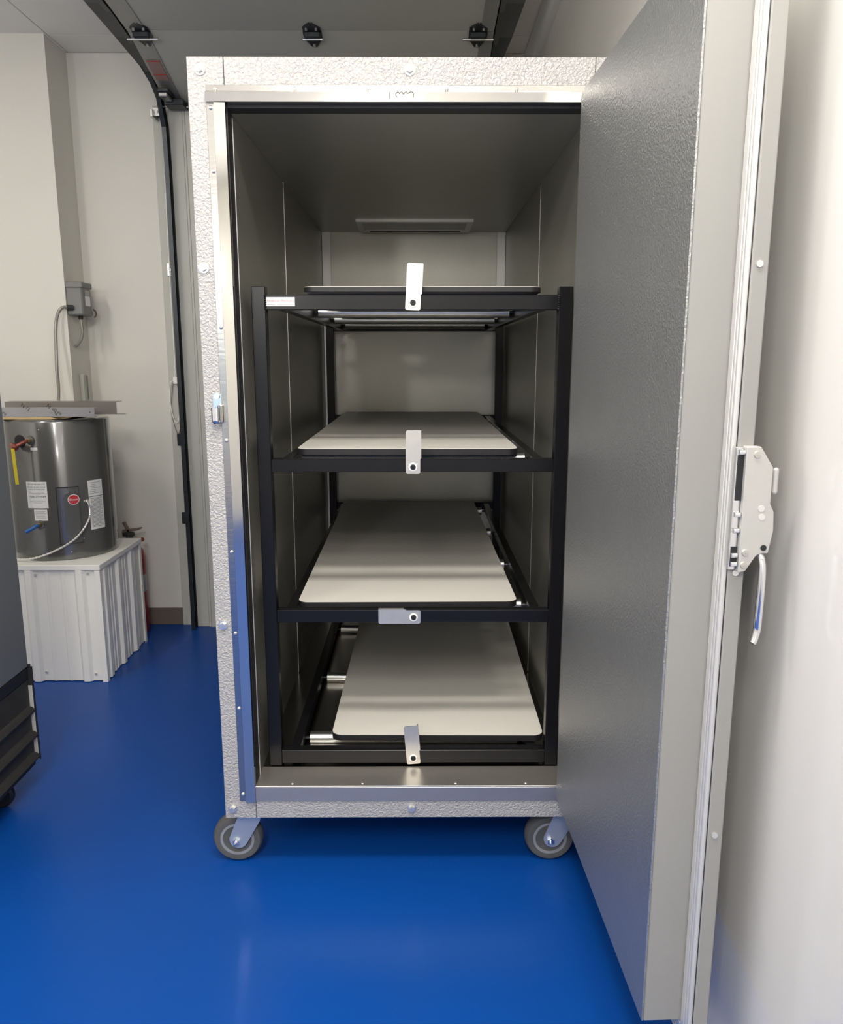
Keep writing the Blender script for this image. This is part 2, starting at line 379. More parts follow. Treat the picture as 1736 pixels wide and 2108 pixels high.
# front face frame
def cut(x0, x1, z0, z1): return bx(new(), x0, x1, YD, YD+.03, z0, z1, .0015)
for s in (-1, 1):
    # stile with its square corner ears, as one L-ended strip
    xo, xs, xi = XC+s*HW, XC+s*ST, XC+s*(TR-.012)
    pts = [(xo, zb), (xs, zb), (xs, zb+.06), (xi, zb+.06), (xi, zt-.073), (xs, zt-.073), (xs, zt), (xo, zt)]
    if s < 0: pts = pts[::-1]
    st = obj('front_stile', prism(new(), pts, 'y', YD, YD+.03, .0012), 'stucco', co)
    zz = [(2.293, .546)] if 0 else []
    for bz, bxx in ((2.305, .538), (1.58+.237, .553), (1.58-.765, .549), (.226, .548)):
        if s > 0 and bz not in (2.305, .226): continue
        bb_ = new(); cyl(bb_, (XC+s*bxx, YD, bz), (XC+s*bxx, YD-.003, bz), .014, 18); cyl(bb_, (XC+s*bxx, YD-.003, bz), (XC+s*bxx, YD-.014, bz), .0108, 6, .0085)
        obj('bolt', bb_, 'bolt', st)
hd = obj('front_header', cut(XC-ST+.0015, XC+ST-.0015, 2.262, zt), 'stucco', co)
bt = obj('front_bottom_rail', cut(XC-ST+.0015, XC+ST-.0015, zb, .262), 'stucco', co)
for bz, pr in ((2.305, hd), (.226, bt)):
    bb_ = new(); cyl(bb_, (XC, YD, bz), (XC, YD-.003, bz), .014, 18); cyl(bb_, (XC, YD-.003, bz), (XC, YD-.014, bz), .0108, 6, .0085)
    obj('bolt', bb_, 'bolt', pr)
# foam core behind the frame
b = new(); bx(b, XC-HW+.04, XC-OP-.004, YD+.03, YD+.10, zb+.02, ZI+.03); bx(b, XC+OP+.004, XC+HW-.04, YD+.03, YD+.10, zb+.02, ZI+.03)
# door-opening trim: thin screw flange plus raised bright band
def trim_strip(name, x0, x1, z0, z1, vertical, side):
    f = bx(new(), x0, x1, YD-.003, YD+.01, z0, z1, .001)
    return f
ft = obj('trim_flange', bx(new(), XC-TR, XC+TR, YD-.003, YD-.0002, ZO+.022, ZO+.043, .0008), 'brushed', co)
tt = obj('top_trim', prism(new(), [(YD-.0135, ZO), (YD-.0125, ZO+.024), (YD-.003, ZO+.029), (YD+.02, ZO+.029), (YD+.012, ZO+.006), (YD+.012, ZO)], 'x', XC-TR, XC+OP+.012), 'mirror', co)
for s in (-1, 1):
    fl = obj('trim_flange', bx(new(), min(XC+s*TR, XC+s*(TR-.022)), max(XC+s*TR, XC+s*(TR-.022)), YD-.003, YD-.0002, zb+.0585, ZO+.022, .0008), 'brushed', co)
    x0, x1 = XC+s*OP, XC+s*(TR-.018)
    b = new(); P_ = [(x0, YD-.0105), (x0, YD+.012), (x0+s*.006, YD+.012), (x1, YD+.02), (x1, YD-.003), (x1-s*.003, YD-.0125)]
    obj('side_trim', prism(b, P_ if s > 0 else P_[::-1], 'z', .2516, ZO-.001), 'mirror', co)
    if s < 0:
        for z in (2.214, 2.06, 1.662, 1.355, 1.035, .79, .555, .275):
            obj('trim_screw', sph(new(), (XC-TR+.011, YD-.004, z), .0055, (1, .7, 1), 10), 'bolt', fl, smooth=True)
for x in (-.54+.02, -.315, -.13, .075, .255):
    obj('trim_screw', sph(new(), (x, YD-.004, ZO+.033), .005, (1, .7, 1), 10), 'bolt', ft, smooth=True)
# felt-pen note on the top trim
b = new(); bx(b, -.073, -.0715, YD-.0138, YD-.0128, 2.231, 2.249)
tube(b, [(-.052, YD-.0138, 2.236), (-.056, YD-.0138, 2.243), (-.050, YD-.0138, 2.249), (-.046, YD-.0138, 2.245), (-.041, YD-.0138, 2.250), (-.036, YD-.0138, 2.244), (-.03, YD-.0138, 2.250), (-.024, YD-.0138, 2.246), (-.016, YD-.0138, 2.250), (-.010, YD-.0138, 2.244), (-.011, YD-.0138, 2.236)], .0006, 5)
obj('pen_note', b, 'ink', tt)
# black gasket just inside the trim, and the bright bead of the liner behind it
for s in (-1, 1):
    box('gasket', 'gasket', co, *sorted((XC+s*(OP-.001), XC+s*(OP+.012))), YD+.012, YD+.062, ZS, ZO+.001, 0)
    box('liner_bead', 'pale', co, *sorted((XC+s*(IN-.0035), XC+s*(IN-.001))), YD+.062, YD+.068, ZS, ZI-.01, .001)
box('gasket', 'gasket', co, XC-OP, XC+OP, YD+.012, YD+.062, ZO-.008, ZO+.012, 0)
# liner: side panels in two sheets each, ceiling, back, floor
SY = 3.09
for s in (-1, 1):
    for y0, y1 in ((YD+.068, SY-.001), (SY+.001, YBI)):
        box('liner_panel', 'liner', co, *sorted((XC+s*IN, XC+s*(IN+.03))), y0, y1, ZS-.01, ZI+.02, .0008)
    box('seam_strip', 'pale' if s < 0 else 'liner', co, *sorted((XC+s*(IN-.0015), XC+s*(IN+.001))), SY-.003, SY+.003, ZS, ZI, 0)
    box('corner_strip', 'pale', co, *sorted((XC+s*(IN-.046), XC+s*(IN-.001))), YBI-.004, YBI, ZS, ZI, .001)
box('liner_ceiling', 'liner', co, XC-IN, XC+IN, YD+.062, YBI, ZI, ZI+.03, .001)
box('liner_back', 'liner', co, XC-IN, XC+IN, YBI, YBI+.03, ZS-.01, ZI+.02, .001)
box('liner_floor', 'brushed', co, XC-IN, XC+IN, YD+.10, YBI, ZS-.03, ZS-.004, .001)
sl = box('sill', 'sill', co, XC-OP, XC+OP, YD-.004, YD+.115, ZS-.006, ZS, .0015)
box('sill_apron', 'sill', sl, XC-OP, XC+OP, YD-.0045, YD-.0005, ZS-.0497, ZS-.004, .0008)
for px in (-.385, -.17, .115, .33):
    obj('rivet', sph(new(), (px, YD+.012, ZS), .005, (1, 1, .5), 10), 'bolt', sl, smooth=True)
# evaporator grille in the liner ceiling
g = obj('grille', bx(bx(bx(bx(new(), -.29, .262, 3.88, 3.915, ZI-.012, ZI), -.29, .262, 4.13, 4.205, ZI-.012, ZI), -.29, -.262, 3.915, 4.13, ZI-.012, ZI), .234, .262, 3.915, 4.13, ZI-.012, ZI), 'pale', co)
for k in range(6):
    y = 3.935+k*.036; obj('grille_slat', bx(new(), -.262, .234, y, y+.006, ZI-.011, ZI-.0005), 'liner', g)
obj('grille_slot', bx(new(), -.24, .215, 4.155, 4.18, ZI-.0135, ZI-.0118), 'gasket', g)
# striker on the left stile
b = new(); prism(b, [(XC-.533+.012*math.cos(a), 1.447+.028*(1 if math.sin(a) > 0 else -1)+.012*math.sin(a)) for a in [k*PI/8+PI/16 for k in range(16)]], 'y', YD-.008, YD-.003)
sk = obj('striker', b, 'chrome', co, smooth=True)
obj('striker_roller', sph(cyl(new(), (XC-.533, YD-.028, 1.413), (XC-.533, YD-.028, 1.447), .013, 16), (XC-.533, YD-.028, 1.413), .013), 'chrome', sk, smooth=True)
obj('striker_arm', bx(new(), XC-.527, XC-.519, YD-.034, YD-.004, 1.405, 1.455, .003), 'chrome', sk)
obj('striker_screw', cyl(new(), (XC-.533, YD-.012, 1.477), (XC-.533, YD-.007, 1.477), .008, 14, .005), 'bolt', sk, smooth=True)

# casters (the two front ones are visible, the rear pair stands under the back)
def caster(x, y, trail=-.048, r=.079):
    ax, ay = x+trail, y
    c = obj('caster', bx(bx(new(), x-.05, x+.05, y-.045, y+.045, .185, .194, .002), x-.03, x+.03, y-.03, y+.03, .172, .186, .006), 'fork', co)
    for yy, nm in ((y-.034, 'fork'), (y+.031, 'fork')):
        p = [(x-.035, .178), (x+.034, .178), (x+.028, .150), (ax+.034, r-.004)]
        p += [(ax+.006+.028*math.cos(a), r+.004+.028*math.sin(a)) for a in [-.35-k*PI/7 for k in range(1, 7)]]
        p += [(ax-.022, r+.012)]
        obj('fork', prism(new(), p[::-1], 'y', yy, yy+.003), 'fork', c)
    w_ = lathe(new(), [(.048, -.021), (.062, -.024), (.072, -.022), (r-.001, -.012), (r, 0), (r-.001, .012), (.072, .022), (.062, .024), (.048, .021)], (ax, ay, r), 40, 'y')
    obj('tyre', w_, 'tyre', c, smooth=True)
    hb = lathe(new(), [(.018, -.026), (.018, -.016), (.021, -.016), (.043, -.010), (.046, -.023), (.054, -.023), (.054, .023), (.046, .023), (.043, .010), (.018, .016)], (ax, ay, r), 40, 'y')
    for k in range(5):
        a = k*2*PI/5+.4; cyl(hb, (ax+.016*math.cos(a), ay-.017, r+.016*math.sin(a)), (ax+.048*math.cos(a), ay-.017, r+.048*math.sin(a)), .0035, 6)
    obj('hub', hb, 'hub', c, smooth=True)
    ab = cyl(new(), (ax, ay-.048, r), (ax, ay+.04, r), .006, 10); cyl(ab, (ax, ay-.043, r), (ax, ay-.034, r), .0115, 6); cyl(ab, (ax-.002, ay-.054, r-.002), (ax, ay-.046, r), .0042, 8)
    obj('axle_bolt', ab, 'chrome', c)
for x in (-.527, .468):
    for y in (2.285, 4.24): caster(x, y)

# open door, swung out to the right
dr = bpy.data.objects.new('door', None); C.objects.link(dr); dr.parent = co
dr.location = Vector((.41, 2.134, 0))-co.location; dr.rotation_euler = (0, 0, .0346)
L_ = .8095
zd0, zd1 = .302, 2.233
bx_ = lambda *a, **k: bx(new(), *a, **k)
obj('inner_skin', bx_(0, .004, -L_, 0, zd0, zd1, .0012), 'door_skin', dr, local=True)
obj('edge_frame', bx_(.0045, .081, -L_, 0, zd0, zd1, .002), 'vinyl', dr, local=True)
obj('outer_slab', bx_(.084, .111, -L_-.046, .048, zd0-.046, zd1+.046, .002), 'vinyl', dr, local=True)
# ribbed gasket strip, standing on the slab's inner side round the plug
for k, (a0, a1, h) in enumerate(((.003, .019, .008), (.0225, .0295, .008), (.033, .0395, .008))):
    b = new(); bx(b, .084-h, .0845, -L_-a1, -L_-a0, zd0-a1, zd1+a1, .0012)
    bx(b, .084-h, .0845, -L_-a0, 0, zd1+a0, zd1+a1, .0012); bx(b, .084-h, .0845, -L_-a0, 0, zd0-a1, zd0-a0, .0012); bx(b, .084-h, .0845, a0, a1, zd0-a1, zd1+a1, .0012)
    obj('gasket_strip', b, 'pale', dr, local=True)
b = new(); bx(b, .0836, .0842, -L_-.0425, .043, zd0-.0425, zd1+.0425); obj('gasket_base', b, 'gasket', dr, local=True)
ye = -L_-.046
for z in (1.725, 1.225, .735):
    b = cyl(new(), (.0955, ye, z), (.0955, ye-.0025, z), .0055, 14); obj('edge_screw', b, 'bolt', dr, local=True, smooth=True)
# latch: housing, roller track, handle
lo = .0905
hs = [(lo+.001, 1.44), (lo+.024, 1.44), (lo+.047, 1.405), (lo+.047, 1.345), (lo+.054, 1.332), (lo+.056, 1.30), (lo+.050, 1.262), (lo+.038, 1.262), (lo+.030, 1.258), (lo+.014, 1.232), (lo+.002, 1.229)]
lh = obj('latch_housing', prism(new(), hs[::-1], 'y', ye-.018, ye-.0005, .0015), 'cast', dr, local=True)
LH = []
b = bx_(lo-.011, lo+.0005, ye-.008, ye-.0005, 1.232, 1.438, .001); obj('latch_channel', b, 'chrome', dr, local=True)
b = bx_(lo-.009, lo+.0008, ye-.0095, ye-.0075, 1.35, 1.425, 0); obj('latch_recess', bx_(lo-.009, lo+.0008, ye-.0095, ye-.0075, 1.238, 1.272, 0), 'gasket', dr, local=True); obj('latch_spring', b, 'gasket', dr, local=True)
for z in (1.43, 1.327, 1.30, 1.258, 1.243):
    obj('latch_pin', cyl(new(), (lo-.009, ye-.011, z), (lo, ye-.011, z), .0045, 10), 'chrome', dr, local=True, smooth=True)
b = cyl(new(), (lo+.055, ye-.010, 1.40), (lo+.055, ye-.010, 1.365), .005, 10); sph(b, (lo+.055, ye-.010, 1.40), .005); sph(b, (lo+.055, ye-.010, 1.365), .005)
obj('latch_plunger', b, 'cast', dr, local=True, smooth=True)
for x, z in ((lo+.018, 1.427), (lo+.011, 1.264), (lo+.010, 1.243)):
    b = cyl(new(), (x, ye-.018, z), (x, ye-.0205, z), .0062, 16, .0052); bx(b, x-.0035, x+.0035, ye-.0212, ye-.0203, z-.0007, z+.0007); bx(b, x-.0007, x+.0007, ye-.0212, ye-.0203, z-.0035, z+.0035)
    obj('latch_screw', b, 'tab', dr, local=True)
for x, z in ((lo+.032, 1.338), (lo+.034, 1.324)):
    obj('latch_boss', cyl(new(), (x, ye-.018, z), (x, ye-.0188, z), .0055, 16), 'pale', dr, local=True)
obj('latch_hole', cyl(new(), (lo+.041, ye-.018, 1.272), (lo+.041, ye-.0192, 1.272), .005, 16), 'gasket', dr, local=True)
b = new(); tube(b, [(lo+.038, ye-.008, 1.262), (lo+.041, ye-.016, 1.25), (lo+.042, ye-.020, 1.22), (lo+.041, ye-.021, 1.15), (lo+.0405, ye-.021, 1.13), (lo+.036, ye-.023, 1.113), (lo+.033, ye-.024, 1.108)], lambda t: .0052+.0012*math.sin(t*PI), 12)
obj('latch_handle', b, 'chrome', dr, local=True, smooth=True)

# ------------------------------------------------------------------ roller rack inside the cooler
RX = -.0151; YR = 2.318; YRB = 4.205; RW = .4587; PT = .040
rk = thing('roller_rack', 'black steel four-tier roller rack standing inside the open cooler', 'rack', (RX, (YR+YRB)/2, ZS))
for s in (-1, 1):
    for y in (YR, YRB-PT):
        x0, x1 = sorted((RX+s*RW, RX+s*(RW-PT)))
        z0 = ZS if y == YR else ZS-.004
        b = bx(new(), x0, x1, y, y+PT, z0, 1.78 if y == YR else 1.755, .002)
        obj('post', b, 'black', rk)
RZ = [(.310, .354), (.781, .820), (1.248, 1.287), (1.716, 1.757)]
for i, (z0, z1) in enumerate(RZ):
    for y, h in ((YR+.001, 0), (YRB-PT+.001, 0)):
        obj('cross_rail', bx(new(), RX-RW+PT, RX+RW-PT, y, y+.036, z0, z1, .0015), 'black', rk)
    for s in (-1, 1):
        x0, x1 = sorted((RX+s*.395, RX+s*.365))
        b = bx(new(), x0, x1, YR+.037, YRB-PT, z0+.002, z1-.004, .0015)
        sr = obj('side_rail', b, 'black', rk)
    nr = 4; yr = [2.485, 3.00, 3.575, 4.10]
    zr = (.3145, .784, 1.2665, 1.747)[i]
    for y in yr:
        r = obj('roller', cyl(new(), (RX-.350, y, zr), (RX+.352, y, zr), .0205, 20), 'roller', rk, smooth=True)
        b = new()
        cyl(b, (RX-.372, y, zr), (RX+.374, y, zr), .005, 8)
        obj('axle', b, 'track', r)
# welds at the top rail ends
for x in (RX-RW+PT, RX+RW-PT):
    b = new()
    for k in range(7): sph(b, (x, YR+.002, 1.718+k*.006), .0045, n=6)
    obj('weld_bead', b, 'black', rk, smooth=True)
# swivel tabs on the rails
def tabpart(x, z, ang, base_y):
    """stop tab: plate with a rolled edge, pivoting on its screw"""
    w2, lo_, up = .0215, -.021, .108
    b = new(); pts = [(-w2, lo_+.004), (-w2+.004, lo_), (w2-.004, lo_), (w2, lo_+.004), (w2, .022), (w2+.003, .026), (w2+.003, up), (-w2+.004, up), (-w2, up-.004)]
    prism(b, pts[::-1], 'y', -.0035, 0); bx(b, w2, w2+.003, 0, .012, .03, up)
    Rm = Matrix.Translation((x, base_y, z)) @ Matrix.Rotation(ang, 4, 'Y')
    bmesh.ops.transform(b, matrix=Rm, verts=b.verts)
    t_ = obj('stop_tab', b, 'tab', rk)
    wv = lathe(new(), [(.006, -.0055), (.013, -.0055), (.013, -.0036)], (x, base_y, z), 24, 'y'); obj('washer', wv, 'white', t_)
    sv = lathe(new(), [(0, -.0078), (.0035, -.0078), (.0035, -.0115), (.0065, -.0112), (.0082, -.0085), (.0082, -.0055)], (x, base_y, z), 20, 'y')
    obj('screw', sv, 'gasket', t_, smooth=True)
tabpart(-.0135, 1.735, .05, YR); tabpart(-.0145, 1.264, 0.0, YR); tabpart(-.0135, .799, -PI/2+.0, YR); tabpart(-.0155, .330, -.085, YR)
# maker's sticker on the top rail
b = bx(new(), -.432, -.350, YR-.0002, YR+.0012, 1.7255, 1.7500); st = obj('label', b, 'sticker', rk)
st['label'] = 'small white maker sticker with faded red lettering'
tb = text_bm('American Mortuary', .0098); place2d(tb, lambda x, y, z: (-.3905+x*1.0, YR-.0006, 1.7400+y)); obj('lettering', tb, 'redink', st)
b = new(); bx(b, -.428, -.406, YR-.0007, YR-.0003, 1.7292, 1.7306); bx(b, -.401, -.353, YR-.0007, YR-.0003, 1.7292, 1.7306); obj('small_print', b, 'greyink', st)

# ------------------------------------------------------------------ trays
def rrect(x0, x1, y0, y1, r, n=6):
    pts = []
    for cx, cy, a0 in ((x1-r, y0+r, -PI/2), (x1-r, y1-r, 0), (x0+r, y1-r, PI/2), (x0+r, y0+r, PI)):
        for k in range(n+1): a = a0+k*PI/2/n; pts.append((cx+r*math.cos(a), cy+r*math.sin(a)))
    return pts
def tray(x0, x1, y0, y1, ztop, th, rz, label):
    xc, = ((x0+x1)/2,)
    t = thing('tray', label, 'tray', (xc, y0, ztop-th), 'body trays on the roller rack', rz)
    w = x1-x0; l = y1-y0
    b = prism(new(), rrect(-w/2, w/2, 0, l, .032), 'z', 0, th-.0014, .0008); obj('edge_body', b, 'tray_edge', t, local=True, smooth=True)
    b = prism(new(), rrect(-w/2+.001, w/2-.001, .001, l-.001, .031), 'z', th-.0014, th); obj('top_sheet', b, 'tray_top', t, local=True)
    return t
tray(-.333, .361, 2.362, 4.12, 1.7840, .0165-.001, 0, 'topmost tray, only its dark front edge visible above the top rail')
tray(-.376, .312, 2.425, 4.125, 1.306, .021, 0, 'second tray from the top, level with the middle upright stop tab')
tray(-.380, .316, 2.388, 4.15, .826, .0215-.001, .009, 'third tray from the top, above the sideways stop tab')
tray(-.283, .409, 2.380, 4.12, .3975-.0215+.0, .0225, -.011, 'lowest tray in the rack, shifted to the right with rollers bare at left')

# ------------------------------------------------------------------ water heater on its metal-clad stand
SX0, SX1, SY0, SY1, SZ = -2.11, -1.54, 3.69, 4.27, .600
sd = thing('heater_stand', 'white ribbed sheet-metal plinth under the grey water heater', 'stand', ((SX0+SX1)/2, (SY0+SY1)/2, 0))
tp = obj('stand_top', bx(new(), SX0-.004, SX1+.004, SY0-.004, SY1+.004, SZ-.026, SZ, .002), 'white', sd)
def corr(a0, a1, ribs, minors, h=.016):
    """profile (along, out) of ribbed cladding"""
    p = [(a0, 0)]
    ev = [(r, 'R') for r in ribs]+[(m, 'm') for m in minors]
    for c, k in sorted(ev):
        if k == 'R': p += [(c-.03, 0), (c-.015, h), (c+.013, h), (c+.028, 0)]
        else: p += [(c-.011, 0), (c-.006, .0035), (c+.006, .0035), (c+.011, 0)]
    p.append((a1, 0)); return p
pf = corr(SX0+.012, SX1-.012, (-2.07, -1.885, -1.640), (-1.80, -1.725))
pf = [q for i, q in enumerate(pf) if i == 0 or q[0] > pf[i-1][0]]
b = new(); out = [(x, SY0+.012-o) for x, o in pf]; prism(b, out+[(SX1-.012, SY0+.03), (SX0+.012, SY0+.03)], 'z', .004, SZ-.026); fp = obj('cladding_front', b, 'white', sd)
pf = corr(SY0+.012, SY1-.012, (3.765, 3.945, 4.125), (3.835, 3.870, 4.02, 4.055, 4.19), .014)
b = new(); out = [(SX1-.014+o, y) for y, o in pf]; prism(b, out+[(SX1-.03, SY1-.012), (SX1-.03, SY0+.012)], 'z', .004, SZ-.026); obj('cladding_side', b, 'white', sd)
box('cladding_back', 'white', sd, SX0+.012, SX1-.03, SY1-.02, SY1-.012, .004, SZ-.026); box('cladding_left', 'white', sd, SX0+.012, SX0+.02, SY0+.03, SY1-.02, .004, SZ-.026)
for x, y in ((SX0, SY0), (SX1, SY0), (SX1, SY1), (SX0, SY1)):
    sx = 1 if x == SX0 else -1; sy = 1 if y == SY0 else -1
    b = new(); bx(b, *sorted((x, x+sx*.026)), *sorted((y, y+sy*.002)), 0, SZ-.026); bx(b, *sorted((x, x+sx*.002)), *sorted((y+sy*.002, y+sy*.026)), 0, SZ-.026)
    obj('corner_trim', b, 'white', sd)
for x, z in ((-1.855, .55), (-1.60, .555), (-1.845, .05), (-1.60, .04)):
    obj('cladding_screw', cyl(new(), (x, SY0+.013, z), (x, SY0+.004, z), .006, 8), 'pale', fp)

TX, TY, TR_, TZ0, TZ1 = -1.830, 4.015, .250, SZ, 1.290
wh = thing('water_heater', 'squat dark grey cylindrical electric water heater on the white plinth', 'water heater', (TX, TY, TZ0))
obj('tank', lathe(new(), [(0, TZ0), (TR_-.004, TZ0), (TR_, TZ0+.004), (TR_, TZ1-.012), (TR_-.004, TZ1-.004), (TR_-.012, TZ1), (0, TZ1)], (TX, TY, 0), 72), 'tank', wh, smooth=True)
TH0 = math.atan2(-TY, -TX)                 # direction from the tank axis towards the camera
def cylmap(th, z, r=TR_): return (TX+r*math.cos(th), TY+r*math.sin(th), z)
def th_of(px_x):                            # angle on the tank whose world x is px_x on the visible half
    c = max(-1, min(1, (px_x-TX)/TR_)); return -math.acos(c)
def patch(th0, th1, z0, z1, r0, r1, n=10, slant=0):
    b = new(); A = []
    for i in range(n+1):
        th = th0+(th1-th0)*i/n
        A.append([b.verts.new(cylmap(th, z, r)) for z, r in ((z0, r0), (z0, r1), (z1, r1), (z1, r0))])
    for P, Q in zip(A, A[1:]):
        for k in range(4): b.faces.new((P[k], P[(k+1) % 4], Q[(k+1) % 4], Q[k]))
    b.faces.new(A[0]); b.faces.new(A[-1]); bmesh.ops.recalc_face_normals(b, faces=b.faces); return b
def cyltext(s, size, thc, zc, r, sx=1):
    t_ = text_bm(s, size)
    return place2d(t_, lambda x, y, z: cylmap(thc+x*sx/TR_, zc+y, r))
def lines(th0, th1, zs, h, r):
    b = new()
    for z, f0, f1 in zs: merge(b, patch(th0+(th1-th0)*f0, th0+(th1-th0)*f1, z, z+h, r-.0003, r+.0003, 4))
    return b
# notice label
e = .0012; t0, t1 = th_of(-1.893), th_of(-1.793)
nl = obj('notice_label', patch(t0, t1, .865, .995, TR_, TR_+e), 'sticker', wh); tm = (t0+t1)/2
nl['label'] = 'white notice label with bold print and a phone number'
b = cyltext('DO NOT RETURN THIS', .0095, tm, .982, TR_+e+.0004, .86); merge(b, cyltext('WATER HEATER TO THE', .0095, tm, .969, TR_+e+.0004, .84)); merge(b, cyltext('PLACE OF PURCHASE', .0095, tm, .956, TR_+e+.0004, .88)); merge(b, cyltext('1-866-279-4564', .0135, tm, .922, TR_+e+.0004, .98))
obj('bold_print', b, 'ink', nl)
obj('fine_print', lines(t0, t1, [(.943, .15, .85), (.938, .15, .88), (.933, .25, .7), (.905, .25, .75), (.898, .12, .9), (.891, .28, .75)], .0018, TR_+e), 'greyink', nl)
t0, t1 = th_of(-1.864), th_of(-1.801)
nl = obj('small_label', patch(t0, t1, .803, .858, TR_, TR_+e), 'sticker', wh)
obj('fine_print', lines(t0, t1, [(.848-.0055*k, .1, .9-.1*(k % 3 == 1)) for k in range(7)], .0018, TR_+e), 'greyink', nl)
t0, t1 = th_of(-1.853), th_of(-1.820); obj('inlet_label', patch(t0, t1, 1.146, 1.16, TR_, TR_+e, 4), 'sticker', wh)
# rating labels at right
t0, t1 = th_of(-1.634), th_of(-1.594)
nl = obj('rating_label', patch(t0, t1, .905, .985, TR_, TR_+e), 'sticker', wh); obj('print', lines(t0, t1, [(.972-.009*k, .1+.1*(k % 2), .5+.35*(k % 3 == 0)) for k in range(7)], .0025, TR_+e), 'greyink', nl)
nl = obj('warning_sheet', patch(t0, t1, .737, .902, TR_, TR_+e), 'sticker', wh); obj('print', lines(t0, t1, [(.892-.0065*k, .1, .9-.15*(k % 3 == 1)) for k in range(23)], .0032, TR_+e), 'greyink', nl)
# element cover: raised pressed panel with rounded shield
t0, t1 = th_of(-1.752), th_of(-1.668)
obj('cover_gap', patch(t0-.016, t1+.016, .681, .966, TR_, TR_+.0012, 14), 'gasket', wh, smooth=True)
cv = obj('element_cover', patch(t0, t1, .685, .962, TR_, TR_+.010, 14), 'tank', wh, smooth=True)
def rr_cyl(thc, zc, w, h, rad, r0, r1, n=8):
    pts = rrect(-w/2, w/2, -h/2, h/2, rad, n); b = new(); prism(b, pts, 'z', 0, 1)
    bmesh.ops.triangulate(b, faces=b.faces)
    return place2d(b, lambda x, y, z: cylmap(thc+x/TR_, zc+y, r0+(r1-r0)*z))
obj('shield', rr_cyl((t0+t1)/2+.04, .822, .062, .235, .03, TR_+.010, TR_+.017), 'tank', cv, smooth=True)
lg = th_of(-1.690)
bd = obj('badge', rr_cyl(lg, .903, .050, .050, .0249, TR_+.017, TR_+.019, 10), 'sticker', cv)
bd['label'] = 'round red badge with white script lettering'
obj('badge_disc', rr_cyl(lg, .903, .044, .044, .0219, TR_+.019, TR_+.0198, 10), 'red', cv)
t_ = text_bm('Rheem', .0155); sh = .18
obj('badge_lettering', place2d(t_, lambda x, y, z: cylmap(lg+(x+y*sh)/TR_*.9, .903+y, TR_+.0208)), 'sticker', cv)
for x, z in ((-1.676, .957), (-1.628, .93), (-1.662, .702), (-1.712, .640), (-1.806, 1.245)):
    th = th_of(x); obj('tank_screw', sph(new(), cylmap(th, z, TR_+.001), .0038, n=8), 'bolt', wh, smooth=True)
# nipples, hot (red) and cold (blue)
def nipple(x, z, pipe, dx):
    th = th_of(x); d = Vector((math.cos(th), math.sin(th), 0)); p = Vector(cylmap(th, z))
    e_ = obj('escutcheon', cyl(new(), p-d*.002, p+d*.006, .023, 24, .019), 'tank', wh, smooth=True)
    obj('fitting', cyl(new(), p+d*.006, p+d*.03, .0115, 6), 'brass', e_)
    q = p+d*.03; r = q+Vector((-.045+dx, -.03, -.026))
    b = new(); tube(b, [q, q+d*.012+Vector((-.004, 0, -.003)), r], .0088, 12, False); obj('pipe', b, pipe, e_, smooth=True); return r
r_ = nipple(-1.850, 1.195, 'copper', 0); nipple(-1.838, .785, 'blue', 0)
vh = obj('relief_valve', sph(cyl(new(), (r_.x-.002, r_.y+.01, r_.z-.004), (r_.x-.035, r_.y+.05, r_.z+.0), .016, 10), (r_.x-.0, r_.y, r_.z), .014), 'copper', wh, smooth=True)
obj('valve_ring', cyl(new(), cylmap(th_of(-1.905), 1.19, TR_-.002), cylmap(th_of(-1.905), 1.19, TR_+.003), .03, 24), 'gasket', wh)
tg = obj('tag', bx(new(), -.0075, .0075, -.0006, .0006, -.170, 0), 'yellow', vh, loc=(r_.x-.004, r_.y-.012, r_.z-.006), local=True)
tg.location = Vector((r_.x-.004, r_.y-.012, r_.z-.006))-worldloc(vh); tg.rotation_euler = (0, -.03, .2)
tg['label'] = 'long yellow paper tag hanging from the red fitting'
# braided flexible lead from the side fitting
p0 = Vector(cylmap(th_of(-1.640), .882, TR_)); 
b = new(); pts = [p0+Vector((0, 0, 0)), p0+Vector((.008, -.02, .004)), p0+Vector((.022, -.03, -.02)), p0+Vector((.018, -.045, -.085)), p0+Vector((-.035, -.075, -.165)), p0+Vector((-.13, -.095, -.225)), p0+Vector((-.24, -.11, -.262)), p0+Vector((-.33, -.10, -.268)), p0+Vector((-.44, -.07, -.272))]
nP = len(smooth_pts(pts, 6)); 
sp = smooth_pts(pts, 26); b = new(); tube(b, sp, lambda t: .0046+.0009*math.sin(t*len(sp)*PI/2), 8, False)
fx = obj('flexible_lead', b, 'pale', wh, smooth=True)
obj('lead_connector', cyl(new(), p0+Vector((-.01, .004, -.004)), p0+Vector((.006, -.012, .006)), .009, 8), 'bolt', fx)

